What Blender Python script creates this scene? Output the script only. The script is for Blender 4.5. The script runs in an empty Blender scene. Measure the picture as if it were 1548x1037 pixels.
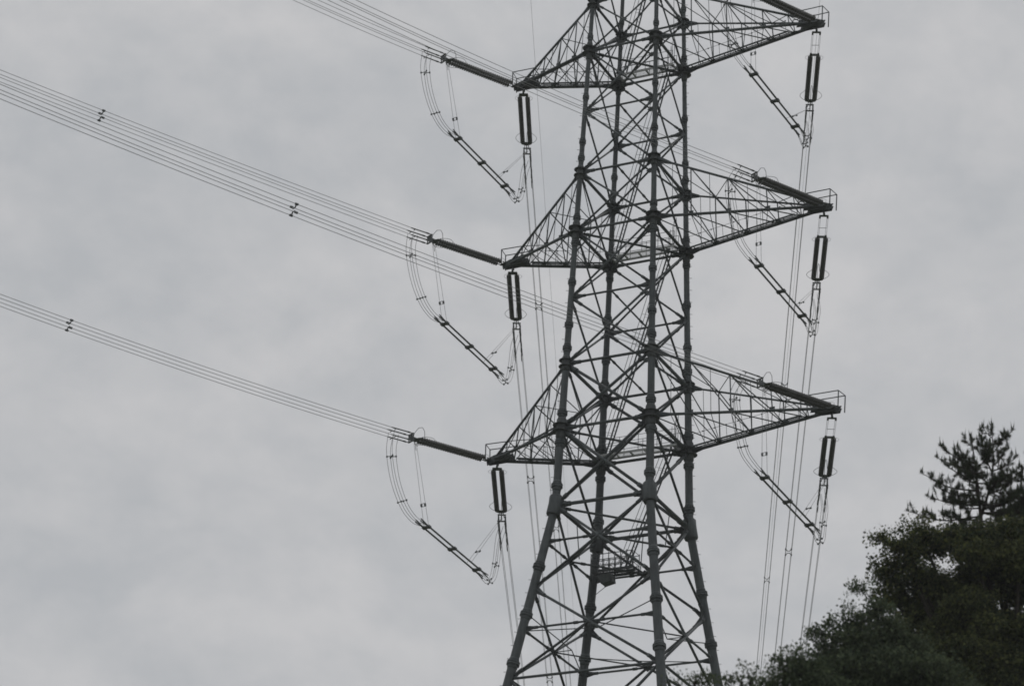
import bpy, math, random
import numpy as np
from mathutils import Vector, Matrix

random.seed(7)
rng = np.random.default_rng(11)
scene = bpy.context.scene
COL = scene.collection
R = math.radians
V = Vector

# ------------------------------------------------------------------ camera
F_PX, IMG_W, IMG_H = 4178.2, 1548.0, 1037.0
PITCH, ROLL = 0.448560, 0.051154
CAM = V((0, 0, 1.6))
cd = bpy.data.cameras.new('camera')
cam = bpy.data.objects.new('camera', cd)
COL.objects.link(cam)
cd.sensor_fit = 'HORIZONTAL'
cd.sensor_width = 36.0
cd.lens = 36.0 * F_PX / IMG_W
cd.clip_start = 0.5
cd.clip_end = 9000
cam.matrix_world = Matrix.Translation(CAM) @ Matrix.Rotation(math.pi / 2 + PITCH, 4, 'X') @ Matrix.Rotation(ROLL, 4, 'Z')
cd.dof.use_dof = True
cd.dof.focus_distance = 188.0
cd.dof.aperture_fstop = 1.05
scene.camera = cam


def at(px, py, Y):
    """world point seen at a pixel of the photograph, Y metres in front of the camera"""
    d = cam.matrix_world.to_3x3() @ V((px - IMG_W / 2, IMG_H / 2 - py, -F_PX))
    return CAM + d * (Y / d.y)


# ------------------------------------------------------------------ mesh helpers
class MB:
    def __init__(s):
        s.v, s.f, s.sm = [], [], []

    def quad_strip(s, rings, closed_ends=True, smooth=True):
        n = len(rings[0])
        b = len(s.v)
        for r in rings:
            s.v.extend([tuple(p) for p in r])
        for i in range(len(rings) - 1):
            for k in range(n):
                a0 = b + i * n + k
                a1 = b + i * n + (k + 1) % n
                s.f.append((a0, a1, a1 + n, a0 + n))
                s.sm.append(smooth)
        if closed_ends:
            s.f.append(tuple(b + k for k in reversed(range(n))))
            s.sm.append(False)
            e = b + (len(rings) - 1) * n
            s.f.append(tuple(e + k for k in range(n)))
            s.sm.append(False)

    def tube(s, pts, r, n=8, caps=True):
        pts = [V(p) for p in pts]
        m = len(pts)
        rad = r if isinstance(r, (list, tuple)) else [r] * m
        tg = []
        for i in range(m):
            t = pts[min(i + 1, m - 1)] - pts[max(i - 1, 0)]
            tg.append(t.normalized())
        up = V((0, 0, 1)) if abs(tg[0].z) < .9 else V((1, 0, 0))
        u = tg[0].cross(up).normalized()
        rings = []
        for i in range(m):
            u = (u - tg[i] * u.dot(tg[i])).normalized()
            w = tg[i].cross(u)
            rings.append([pts[i] + (u * math.cos(2 * math.pi * k / n) + w * math.sin(2 * math.pi * k / n)) * rad[i] for k in range(n)])
        s.quad_strip(rings, caps)

    def box(s, c, hx, hy, hz, ax=None):
        c = V(c)
        X, Y, Z = ax or (V((1, 0, 0)), V((0, 1, 0)), V((0, 0, 1)))
        b = len(s.v)
        for i in (-1, 1):
            for j in (-1, 1):
                for k in (-1, 1):
                    s.v.append(tuple(c + X * hx * i + Y * hy * j + Z * hz * k))
        for q in ((0, 1, 3, 2), (4, 6, 7, 5), (0, 4, 5, 1), (2, 3, 7, 6), (0, 2, 6, 4), (1, 5, 7, 3)):
            s.f.append(tuple(b + k for k in q))
            s.sm.append(False)

    def bar(s, p, q, hw, hh, up=V((0, 0, 1))):
        p, q = V(p), V(q)
        d = (q - p)
        L = d.length
        d.normalize()
        if abs(d.dot(up)) > .98:
            up = V((1, 0, 0))
        x = d.cross(up).normalized()
        z = x.cross(d)
        s.box((p + q) / 2, hw, L / 2, hh, (x, d, z))

    def prism(s, poly, thick):
        """flat polygon (list of 3-D points) thickened along its normal"""
        poly = [V(p) for p in poly]
        n = (poly[1] - poly[0]).cross(poly[2] - poly[0]).normalized() * (thick / 2)
        s.quad_strip([[p - n for p in poly], [p + n for p in poly]], True, False)

    def lathe(s, prof, n=16):
        """profile of (radius, y) turned about the local y axis"""
        s.quad_strip([[(r * math.cos(2 * math.pi * k / n), y, -r * math.sin(2 * math.pi * k / n)) for k in range(n)] for r, y in prof], True)

    def build(s, name, mat, parent=None, loc=None):
        me = bpy.data.meshes.new(name)
        me.from_pydata(s.v, [], s.f)
        me.polygons.foreach_set('use_smooth', s.sm)
        me.update()
        me.materials.append(mat)
        o = bpy.data.objects.new(name, me)
        COL.objects.link(o)
        if parent:
            o.parent = parent
        if loc is not None:
            o.location = loc
        return o


def tag(o, label=None, cat=None, group=None, kind=None):
    for k, v in (('label', label), ('category', cat), ('group', group), ('kind', kind)):
        if v:
            o[k] = v
    return o


def empty(name, loc, label, cat, group=None, rot=(0, 0, 0)):
    o = bpy.data.objects.new(name, None)
    o.empty_display_size = .3
    o.location = loc
    o.rotation_euler = rot
    COL.objects.link(o)
    return tag(o, label, cat, group)


def copy_tree(o, parent=None):
    c = o.copy()
    COL.objects.link(c)
    c.parent = parent
    for ch in [x for x in bpy.data.objects if x.parent == o]:
        copy_tree(ch, c)
    return c


# ------------------------------------------------------------------ materials
def new_mat(name):
    m = bpy.data.materials.new(name)
    m.use_nodes = True
    nt = m.node_tree
    return m, nt, nt.nodes['Principled BSDF']


def noisy(name, ca, cb, scale, rough=.6, metal=0., spec=.5, detail=6, bump=0.):
    m, nt, p = new_mat(name)
    tc = nt.nodes.new('ShaderNodeTexCoord')
    nz = nt.nodes.new('ShaderNodeTexNoise')
    nz.inputs['Scale'].default_value = scale
    nz.inputs['Detail'].default_value = detail
    nz.inputs['Roughness'].default_value = .65
    rp = nt.nodes.new('ShaderNodeValToRGB')
    rp.color_ramp.elements[0].position = .35
    rp.color_ramp.elements[1].position = .68
    rp.color_ramp.elements[0].color = (*ca, 1)
    rp.color_ramp.elements[1].color = (*cb, 1)
    nt.links.new(tc.outputs['Object'], nz.inputs['Vector'])
    nt.links.new(nz.outputs['Fac'], rp.inputs['Fac'])
    nt.links.new(rp.outputs['Color'], p.inputs['Base Color'])
    p.inputs['Roughness'].default_value = rough
    p.inputs['Metallic'].default_value = metal
    p.inputs['Specular IOR Level'].default_value = spec
    if bump:
        b = nt.nodes.new('ShaderNodeBump')
        b.inputs['Strength'].default_value = bump
        b.inputs['Distance'].default_value = .05
        nt.links.new(nz.outputs['Fac'], b.inputs['Height'])
        nt.links.new(b.outputs['Normal'], p.inputs['Normal'])
    return m


def vary(m, amount):
    """member-to-member difference in zinc tone, and faint streaks down the steel"""
    nt = m.node_tree
    p = nt.nodes['Principled BSDF']
    src = p.inputs['Base Color'].links[0].from_socket
    oi = nt.nodes.new('ShaderNodeObjectInfo')
    mr = nt.nodes.new('ShaderNodeMapRange')
    mr.inputs['To Min'].default_value = 1 - amount
    mr.inputs['To Max'].default_value = 1 + amount
    tc = nt.nodes.new('ShaderNodeTexCoord')
    mp = nt.nodes.new('ShaderNodeMapping')
    mp.inputs['Scale'].default_value = (7, 7, .35)
    nz = nt.nodes.new('ShaderNodeTexNoise')
    nz.inputs['Scale'].default_value = 1
    nz.inputs['Detail'].default_value = 5
    m2 = nt.nodes.new('ShaderNodeMapRange')
    m2.inputs['From Min'].default_value = .3
    m2.inputs['From Max'].default_value = .7
    m2.inputs['To Min'].default_value = .78
    m2.inputs['To Max'].default_value = 1.2
    mul = nt.nodes.new('ShaderNodeMath')
    mul.operation = 'MULTIPLY'
    vm = nt.nodes.new('ShaderNodeVectorMath')
    vm.operation = 'SCALE'
    L = nt.links.new
    L(oi.outputs['Random'], mr.inputs['Value'])
    L(tc.outputs['Object'], mp.inputs['Vector'])
    L(mp.outputs['Vector'], nz.inputs['Vector'])
    L(nz.outputs['Fac'], m2.inputs['Value'])
    L(mr.outputs['Result'], mul.inputs[0])
    L(m2.outputs['Result'], mul.inputs[1])
    L(src, vm.inputs[0])
    L(mul.outputs[0], vm.inputs['Scale'])
    L(vm.outputs[0], p.inputs['Base Color'])
    return m


STEEL = noisy('painted_steel', (.054, .064, .067), (.084, .096, .099), 1.3, .62, 0, .35)
STEEL2 = noisy('gusset_steel', (.056, .064, .065), (.078, .086, .086), 2.2, .65, 0, .3)
vary(STEEL, .28)
vary(STEEL2, .2)
GRATE = noisy('galvanised_grating', (.36, .37, .37), (.46, .47, .46), 3, .55)
CERAMIC = noisy('glazed_porcelain', (.08, .08, .076), (.115, .115, .11), 3.5, .45, 0, .4)
FITTING = noisy('galvanised_fitting', (.085, .092, .094), (.13, .138, .14), 4, .5, .2)
WIRE = noisy('weathered_aluminium', (.16, .165, .17), (.22, .225, .23), .7, .55, .2)
BARK = noisy('bark', (.028, .025, .021), (.05, .044, .037), 3, .9, 0, .1, bump=.6)
PBARK = noisy('pine_bark', (.04, .034, .03), (.075, .064, .055), 3, .9, 0, .1, bump=.6)
GROUND = noisy('hillside_grass', (.05, .075, .03), (.11, .115, .06), .05, .95, 0, .1)


def leafy(name, dark, mid, tip, noise_scale, trans=.25):
    m, nt, p = new_mat(name)
    ge = nt.nodes.new('ShaderNodeNewGeometry')
    tc = nt.nodes.new('ShaderNodeTexCoord')
    nz = nt.nodes.new('ShaderNodeTexNoise')
    nz.inputs['Scale'].default_value = noise_scale * 1.6
    nz.inputs['Detail'].default_value = 3
    mx = nt.nodes.new('ShaderNodeMix')
    mx.data_type = 'FLOAT'
    mx.inputs['Factor'].default_value = .5
    rp = nt.nodes.new('ShaderNodeValToRGB')
    e = rp.color_ramp.elements
    e[0].position, e[0].color = .28, (*dark, 1)
    e[1].position, e[1].color = .72, (*tip, 1)
    x = e.new(.5)
    x.color = (*mid, 1)
    nz.inputs['Roughness'].default_value = .6
    nt.links.new(tc.outputs['Object'], nz.inputs['Vector'])
    nt.links.new(nz.outputs['Fac'], mx.inputs[2])
    nt.links.new(ge.outputs['Random Per Island'], mx.inputs[3])
    nt.links.new(mx.outputs[0], rp.inputs['Fac'])
    nt.links.new(rp.outputs['Color'], p.inputs['Base Color'])
    p.inputs['Roughness'].default_value = .8
    p.inputs['Specular IOR Level'].default_value = .12
    tr = nt.nodes.new('ShaderNodeBsdfTranslucent')
    nt.links.new(rp.outputs['Color'], tr.inputs['Color'])
    ms = nt.nodes.new('ShaderNodeMixShader')
    ms.inputs['Fac'].default_value = trans
    nt.links.new(p.outputs[0], ms.inputs[1])
    nt.links.new(tr.outputs[0], ms.inputs[2])
    nt.links.new(ms.outputs[0], nt.nodes['Material Output'].inputs['Surface'])
    return m


LEAF_A = leafy('broadleaf_foliage', (.036, .048, .026), (.068, .085, .038), (.14, .15, .055), .5)
LEAF_B = leafy('grey_green_foliage', (.055, .076, .047), (.086, .115, .066), (.125, .152, .082), .5)
LEAF_C = leafy('pale_sparse_foliage', (.06, .08, .05), (.09, .115, .07), (.125, .15, .085), .8, .35)
NEEDLE = leafy('pine_needles', (.035, .046, .028), (.05, .064, .036), (.075, .088, .045), .8, .12)
CANDLE = noisy('pine_shoots', (.085, .08, .05), (.13, .12, .075), 3, .8)


# ------------------------------------------------------------------ terrain
def ground_z(x, y):
    t = min(max((y - 8) / 120.0, 0), 1)
    h = 24 * t * t * (3 - 2 * t)
    h += 6 * math.exp(-((x - 30) ** 2) / 900 - ((y - 85) ** 2) / 1600)
    far = max(0, y - 190)
    h += -0.05 * min(far, 380)
    dist = math.hypot(x, y)
    h += 1.2 * math.sin(x * .021 + 1) * math.sin(y * .017) * min(1, dist / 60)
    return h


def build_ground():
    xs = [-1400, -900, -600, -400, -250] + list(range(-160, 161, 8)) + [250, 400, 600, 900, 1400]
    ys = [-1400, -900, -400, -180, -80, -40] + list(range(-16, 261, 8)) + [320, 420, 560, 800, 1100, 1400]
    mb = MB()
    for y in ys:
        for x in xs:
            mb.v.append((x, y, ground_z(x, y)))
    n = len(xs)
    for j in range(len(ys) - 1):
        for i in range(n - 1):
            a = j * n + i
            mb.f.append((a, a + 1, a + n + 1, a + n))
            mb.sm.append(True)
    tag(mb.build('ground', GROUND), kind='structure')


build_ground()

# ------------------------------------------------------------------ tower geometry
TX, TY, TH = 7.699, 164.82, -0.473678
ct, st = math.cos(TH), math.sin(TH)
LV = dict(U1=107.10, L1=103.10, w1=98.21, U2=93.39, L2=88.89, w2=83.85, U3=78.97, L3=74.31, K=68.92, m1=66.18, K2=63.06, m2=60.14)
LV['w0'] = LV['U1'] + 4.9
LV['T'] = LV['U1'] + 10.2
LV['K3'] = 56.9
LV['K4'] = 44.0
TB = ground_z(TX, TY) + .2
S0, B1, B2 = 3.2647, .02211, .150
SG = dict(A=(-1, -1), C=(1, -1), B=(-1, 1), D=(1, 1))
ARM = {('L', 1): -9.06, ('L', 2): -9.19, ('L', 3): -9.59, ('R', 1): 13.41, ('R', 2): 13.90, ('R', 3): 14.39}


def half(z):
    return S0 + (B1 if z >= LV['K'] else B2) * (LV['K'] - z)


def N(leg, lvl, dz=0.):
    z = (LV[lvl] if isinstance(lvl, str) else lvl) + dz
    s = half(z)
    a, b = SG[leg]
    return V((a * s, b * s, z - TB))


def to_world(p):
    return V((TX + p[0] * ct - p[1] * st, TY + p[0] * st + p[1] * ct, p[2] + TB))


tower = empty('transmission_tower', (TX, TY, TB), 'tall grey steel lattice transmission tower with four tubular legs and six triangular cross arms', 'tower', rot=(0, 0, TH))


def leg_r(z):
    pts = [(120, .12), (103, .15), (93, .175), (84, .20), (74, .245), (69, .27), (62, .285), (56, .30), (20, .36)]
    for (za, ra), (zb, rb) in zip(pts, pts[1:]):
        if zb <= z <= za:
            return rb + (ra - rb) * (z - zb) / (za - zb)
    return pts[-1][1] if z < 20 else pts[0][1]


gus = {}


def plate(node, leg, direction, size=.62):
    """gusset plate standing off a leg towards a member that ends there"""
    z = node.z + TB
    r = leg_r(z)
    d = direction.normalized()
    ax = (N(leg, z + .5) - N(leg, z - .5)).normalized()
    out = (d - ax * d.dot(ax))
    if out.length < .05:
        return
    L = size * (1.0 if z < 75 else .78)
    hgt = .30 * L / .6
    a = node + out.normalized() * r * .6
    e = node + d * (r + L)
    side = ax * hgt
    sd2 = (ax - d * ax.dot(d)).normalized() * .11
    gus.setdefault((leg, round(z, 1)), MB()).prism([a - side, a + side, e + sd2, e - sd2], .03)


diag_n = 0


def member(name, p, q, r, legs=None, size=.62, extra=None):
    mb = MB()
    mb.tube([p, q], r, 8)
    L = (q - p).length
    if L > 2.5 and r > .06:                       # bolted end sleeves
        d = (q - p).normalized()
        for a, b in ((p + d * .75, p + d * 1.05), (q - d * .75, q - d * 1.05)):
            mb.tube([a, b], r * 1.45, 8)
    if extra:
        extra(mb)
    if legs:
        if legs[0]:
            plate(p, legs[0], q - p, size)
        if legs[1]:
            plate(q, legs[1], p - q, size)
    return mb.build(name, STEEL, tower)


FACES = (('A', 'C'), ('C', 'D'), ('D', 'B'), ('B', 'A'))
PANELS = ['T', 'w0', 'U1', 'L1', 'w1', 'U2', 'L2', 'w2', 'U3', 'L3', 'K', 'K2', 'K3']


def x_panel(a, b, top, bot, r):
    p1, q1, p2, q2 = N(a, top), N(b, bot), N(b, top), N(a, bot)
    wt, wb = (p1 - p2).length, (q1 - q2).length
    t = wt / (wt + wb)
    c = p1.lerp(q1, t)
    off = (p2 - p1).cross(q1 - p1).normalized() * (r * .9)
    hz = (p2 - p1).normalized()

    def cplate(mb):
        s = .26 if top not in ('K', 'K2') else .38
        mb.prism([c - hz * s, c + V((0, 0, -s * .8)), c + hz * s, c + V((0, 0, s * .8))], .035)
    member('diagonal_brace', p1, q1, r, (a, b), extra=cplate)
    member('diagonal_brace', p2, q2, r, (b, a))
    return c


XC = {}
for top, bot in zip(PANELS, PANELS[1:]):
    for a, b in FACES:
        zt = LV[top]
        r = .062 if zt > 100 else .07 if zt > 85 else .08 if zt > 76 else .092 if zt > 70 else .088
        if top in ('U3', 'L3') and (a, b) in (('A', 'C'), ('D', 'B')):
            r = .105
        XC[a + b, top] = x_panel(a, b, top, bot, r)

# horizontal struts
for lv, faces, r in (('T', FACES, .07), ('U1', FACES, .075), ('L1', FACES, .085), ('w1', (('A', 'C'), ('D', 'B')), .07),
                     ('U2', FACES, .085), ('L2', FACES, .09), ('w2', (('A', 'C'), ('D', 'B')), .075), ('U3', FACES, .095),
                     ('L3', FACES, .105), ('K', FACES, .125)):
    for a, b in faces:
        big = lv in ('L1', 'L2', 'L3', 'U2', 'U3', 'U1') and (a, b) in (('C', 'D'), ('B', 'A'))
        member('horizontal_strut', N(a, lv), N(b, lv), r * (1.25 if big else 1), (a, b), .8)
for lv, pan in (('m1', 'K'), ('m2', 'K2')):
    for a, b in FACES:
        c = XC[a + b, pan]
        zz = c.z + TB
        for e in (a, b):
            member('horizontal_strut', N(e, zz), c.copy(), .075, (e, None), .45)
# plan bracing
for lv in ('L1', 'L2', 'L3', 'K'):
    member('plan_brace', N('A', lv, -.1), N('D', lv, -.1), .085)
    if lv != 'K':
        member('plan_brace', N('B', lv, -.32), N('C', lv, -.32), .08)
        member('plan_brace', N('B', lv.replace('L', 'U'), -.2), N('A', lv, -1.7), .055)
for lv in ('w1', 'U2', 'w2', 'U3'):
    m1_ = (N('A', lv) + N('C', lv)) / 2
    m2_ = (N('B', lv) + N('D', lv)) / 2
    member('plan_brace', m1_, m2_, .062)
for pan, r in (('K', .075), ('K2', .05)):
    ring = [XC[k, pan] for k in ('AC', 'CD', 'DB', 'BA')]
    for i in range(4):
        member('plan_brace', ring[i], ring[(i + 1) % 4], r)
# secondary struts of the splayed part
for a, b in FACES:
    c1 = XC[a + b, 'K2']
    pa = N(a, 'K2').lerp(N(b, 'K3'), .25)
    pb = N(b, 'K2').lerp(N(a, 'K3'), .25)
    inner = (c1 * .72) + V((0, 0, c1.z * .28))
    member('secondary_strut', N(a, LV['m2']), inner, .035)
    member('secondary_strut', N(b, 'm2', 1.2), inner, .035)
    member('secondary_strut', c1, inner, .032)
    m_k = (N(a, 'K') + N(b, 'K')) / 2
    member('secondary_strut', m_k, XC[a + b, 'K'] * .82 + V((0, 0, XC[a + b, 'K'].z * .18 + .1)), .035)
# far below the picture: one X per face down to the foundations
mb = MB()
for top, bot in (('K3', 'K4'), ('K4', TB + .5)):
    for a, b in FACES:
        mb.tube([N(a, top), N(b, bot)], .1, 8)
        mb.tube([N(b, top), N(a, bot)], .1, 8)
    for a, b in FACES:
        mb.tube([N(a, top), N(b, top)], .09, 8)
tag(mb.build('lower_bracing', STEEL, tower), kind='stuff')

# legs, flanges, gussets
for lg in 'ACDB':
    mb = MB()
    zs = [LV['T'] + .3, LV['K'], TB - .4]
    zz = sorted(set([round(z, 2) for z in np.linspace(LV['T'] + .3, LV['K'], 14)] + [round(z, 2) for z in np.linspace(LV['K'], TB - .4, 12)]), reverse=True)
    mb.tube([N(lg, z) for z in zz], [leg_r(z) for z in zz], 16)
    # swollen cast joint where the leg changes slope
    kz = LV['K']
    mb.tube([N(lg, kz, .72), N(lg, kz, .62), N(lg, kz, .60)], [.31, .40, .42], 16)
    mb.tube([N(lg, kz, .60), N(lg, kz, .1), N(lg, kz, -.62), N(lg, kz, -.72)], [.43, .46, .46, .42], 16)
    if lg in 'AD':
        dirs = {'A': (-1, -.3), 'D': (1, .3)}[lg]
        z = LV['T'] - 1
        k = 0
        while z > TB + 3:
            r = leg_r(z)
            o = V((dirs[0], dirs[1] * (1 if k % 2 else -1) * 2, 0)).normalized()
            mb.tube([N(lg, z) + o * r * .9, N(lg, z) + o * (r + .17)], .016, 5)
            z -= .45
            k += 1
    leg = mb.build('leg', STEEL, tower)
    fl = [LV[k] + 1.15 for k in ('U1', 'L1', 'w1', 'U2', 'w2', 'U3')] + [LV['L2'] + 1.0, LV['L2'] - .9, LV['L3'] + 1.1, LV['L3'] - 1.0, LV['w1'] - 2.4, LV['w2'] - 2.0, LV['K'] + 1.35,
                                                                 LV['m1'] - 1.6, LV['K2'] - 1.8, LV['m2'] - 2.2]
    for z in fl:
        r = leg_r(z)
        f = MB()
        a, b = N(lg, z - .13), N(lg, z + .13)
        f.tube([a, a.lerp(b, .46)], r * 1.42, 16)
        f.tube([a.lerp(b, .54), b], r * 1.42, 16)
        d = (b - a)
        f.tube([a - d * .9, a], [r * 1.03, r * 1.2], 16)
        f.tube([b, b + d * .9], [r * 1.2, r * 1.03], 16)
        f.build('flange', STEEL, leg)
    # node sleeves with their gusset plates
    for key in ('w0', 'U1', 'L1', 'w1', 'U2', 'L2', 'w2', 'U3', 'L3', 'K', 'm1', 'K2', 'm2', 'K3'):
        z = LV[key]
        keys = [k for k in gus if k[0] == lg and abs(k[1] - z) < .9]
        g = MB()
        for k in keys:
            src = gus.pop(k)
            b = len(g.v)
            g.v += src.v
            g.f += [tuple(i + b for i in q) for q in src.f]
            g.sm += src.sm
        r = leg_r(z)
        if key in ('L1', 'L2', 'L3', 'U1', 'U2', 'U3'):
            h = .75 if key[0] == 'L' else .55
            g.tube([N(lg, z - h), N(lg, z - h + .15), N(lg, z + h - .15), N(lg, z + h)], [r * 1.1, r * 1.38, r * 1.38, r * 1.1], 16)
            s = .62 if key[0] == 'L' else .48
            for zz_ in (z - .22, z + .22):       # ring stiffener plates
                g.tube([N(lg, zz_ - .02), N(lg, zz_ + .02)], r + s * .55, 16)
        if g.v:
            g.build('gusset_plate', STEEL2, leg)


# ------------------------------------------------------------------ cross arms
def make_arm(side, i):
    sx = -1 if side == 'L' else 1
    near, far = ('A', 'B') if side == 'L' else ('C', 'D')
    zl = LV['L%d' % i]
    tip = V((ARM[side, i], 0, zl - TB))
    u_n, u_f = N(near, 'U%d' % i), N(far, 'U%d' % i)
    l_n, l_f = N(near, 'L%d' % i), N(far, 'L%d' % i)
    t = MB()                                     # welded tip box with attachment lugs
    t.prism([tip + V((-sx * 1.15, -.34, -.05)), tip + V((sx * .32, -.22, -.12)), tip + V((sx * .32, .22, -.12)), tip + V((-sx * 1.15, .34, -.05))], .06)
    for yy in (-.2, .2):
        t.prism([tip + V((-sx * 1.5, yy * 1.6, -.16)), tip + V((-sx * 1.3, yy * 1.5, .42)), tip + V((-sx * .1, yy, .26)), tip + V((sx * .42, yy * .9, .05)), tip + V((sx * .3, yy * .9, -.26))], .05)
    t.prism([tip + V((sx * .3, -.3, -.45)), tip + V((sx * .5, -.1, .1)), tip + V((sx * .2, 0, .12)), tip + V((-sx * .1, -.05, -.2))], .06)
    t.tube([tip + V((-sx * .25, .15, -.1)), tip + V((-sx * .25, .22, -.36))], .07, 8)
    arm = t.build('cross_arm', STEEL2, tower)
    tipU = tip + V((-sx * .35, 0, .22))
    off = .2
    ends = {'un': (u_n, tipU + V((0, -off, 0))), 'uf': (u_f, tipU + V((0, off, 0))), 'ln': (l_n, tip + V((-sx * .2, -off, 0))), 'lf': (l_f, tip + V((-sx * .2, off, 0)))}
    rr = {'un': .085, 'uf': .07, 'ln': .10, 'lf': .115}
    for k, (p, q) in ends.items():
        c = MB()
        c.tube([p, q], rr[k], 8)
        d = (q - p).normalized()
        c.prism([p + d * .2 + V((0, 0, .28)), p + d * 1.25 + V((0, 0, .1)), p + d * 1.25 - V((0, 0, .1)), p + d * .2 - V((0, 0, .28))], .035)
        c.build('chord', STEEL, arm)

    def pt(k, f):
        return ends[k][0].lerp(ends[k][1], f)
    fr = (0, .225, .45, .68, .84, .93)
    # two side faces: posts and N-diagonals
    for nm, u, l, sh in (('n', 'un', 'ln', .0), ('f', 'uf', 'lf', .0)):
        m = MB()
        for j in range(1, 6):
            m.tube([pt(u, fr[j]), pt(l, fr[j])], .042 if j < 4 else .032, 6)
            p, q = pt(u, fr[j - 1]), pt(l, fr[j])
            m.tube([p, q], .042 if j < 4 else .03, 6)
            if j < 4:
                c = pt(l, fr[j])
                m.box(c + V((0, 0, .12)), .16, .02, .14)
        for j in range(1, 4):                    # thin redundant members
            f0 = (fr[j - 1] + fr[j]) / 2
            m.tube([pt(l, f0), pt(u, fr[j - 1]).lerp(pt(l, fr[j]), .5)], .022, 5)
            m.tube([pt(u, f0), pt(u, fr[j - 1]).lerp(pt(l, fr[j]), .5)], .02, 5)
        m.build('side_lacing', STEEL, arm)
    m = MB()                                     # bottom face
    for j in range(1, 5):
        m.tube([pt('ln', fr[j]), pt('lf', fr[j])], .036, 6)
        m.tube([pt('ln', fr[j - 1]), pt('lf', fr[j])], .04, 6)
        if j < 4:
            m.tube([pt('lf', fr[j - 1]), pt('ln', (fr[j] + fr[j - 1]) / 2)], .026, 5)
            m.tube([pt('lf', (fr[j] + fr[j - 1]) / 2 + .02), pt('ln', fr[j])], .024, 5)
        c = pt('lf', fr[j])
        m.box(c + V((0, -.08, .01)), .2, .15, .02)
    m.build('bottom_lacing', STEEL, arm)
    m = MB()                                     # top face
    for j in range(1, 5):
        m.tube([pt('un', fr[j]), pt('uf', fr[j])], .036 if j != 2 else .045, 6)
        m.tube([pt('un', fr[j - 1]) if j % 2 else pt('uf', fr[j - 1]), pt('uf', fr[j]) if j % 2 else pt('un', fr[j])], .03, 5)
    m.build('top_lacing', STEEL, arm)
    # walkway beside the far lower chord, thin wire rail, working frame at the tip
    w = MB()
    a, b = pt('lf', .03) + V((0, -.42, .12)), pt('lf', .80) + V((0, -.30, .14))
    w.bar(a, b, .035, .05)
    w.bar(a + V((0, .30, 0)), b + V((0, .22, 0)), .02, .03)
    L = (b - a).length
    for k in range(int(L / .9)):
        p = a.lerp(b, (k + .5) * .9 / L)
        w.bar(p, p + V((0, .32, 0)), .03, .02)
    w.build('walkway', STEEL, arm)
    h = MB()
    prev = None
    for k in range(10):
        f = .03 + k * .083
        p = pt('lf', f) + V((0, -.1, .0))
        z1 = p + V((0, -.2, 1.05))
        if k % 3 == 0:
            h.tube([p, z1], .016, 5)
        h.box(z1, .035, .035, .035)
        if prev:
            h.tube([prev, z1], .014, 5)
        prev = z1
    for yy in (-.42, .48):
        e0 = pt('un' if yy < 0 else 'uf', .84) + V((0, 0, .0))
        e1 = tip + V((sx * (.42 if yy < 0 else .55), yy, 1.05))
        e2 = tip + V((sx * (.38 if yy < 0 else .5), yy, -.12))
        s_ = V((e0.x, yy, e1.z - .03))
        h.tube([s_, e1], .034, 6)
        h.tube([e1, e2], .038, 6)
        h.tube([s_, V((e0.x, e0.y, e0.z))], .028, 6)
    e1 = tip + V((sx * .42, -.42, 1.05))
    h.tube([e1, tip + V((sx * .55, .48, 1.05))], .028, 6)
    h.build('handrail', STEEL, arm)
    return to_world(tip)


TIPS = {k: make_arm(*k) for k in ARM}

# small peak arms for the earth wires, above the picture
GT = {}
for side, x in (('L', -9.4), ('R', 14.6)):
    m = MB()
    tip = V((x, 0, LV['T'] - TB + .6))
    for lg in (('A', 'B') if side == 'L' else ('C', 'D')):
        m.tube([N(lg, 'T'), tip], .075, 8)
        m.tube([N(lg, 'w0'), tip + V((0, 0, -.15))], .075, 8)
        for f in (.3, .6):
            m.tube([N(lg, 'T').lerp(tip, f), N(lg, 'w0').lerp(tip, f + .1)], .035, 6)
    m.build('peak_arm', STEEL, tower)
    GT[side] = to_world(tip)

# ------------------------------------------------------------------ walkways, ladders, platform inside the tower
for i in (1, 2, 3):
    lv = 'L%d' % i
    b, d = N('B', lv), N('D', lv)
    inx = V((1, 0, 0))
    y0 = b.y - .35
    w = MB()
    for yy in (y0, y0 - .75):
        w.bar(V((b.x + .4, yy, b.z + .16)), V((d.x - .4, yy, b.z + .16)), .03, .07)
    k = 0
    x = b.x + .5
    while x < d.x - .4:
        w.bar(V((x, y0 - .72, b.z + .16)), V((x, y0 - .03, b.z + .16)), .035 if k % 12 == 0 else .007, .05 if k % 12 == 0 else .014)
        x += .085
        k += 1
    wk = w.build('walkway', GRATE, tower)
    h = MB()
    for yy in (y0, y0 - .75):
        for j in range(5):
            xx = b.x + .45 + (d.x - b.x - .9) * j / 4
            h.tube([V((xx, yy, b.z + .2)), V((xx, yy, b.z + 1.3))], .02, 6)
        for hh in (.75, 1.3):
            h.tube([V((b.x + .45, yy, b.z + hh)), V((d.x - .45, yy, b.z + hh))], .018, 6)
    # cage hoops beside the far right leg
    for j in range(5):
        xx = d.x - .55 - j * .13
        h.tube([V((xx, y0 - .2 - .1 * (j % 2), b.z + .2)), V((xx, y0 - .2 - .1 * (j % 2), b.z + 2.6 - .3 * j))], .02, 6)
    h.build('handrail', STEEL, wk)

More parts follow.
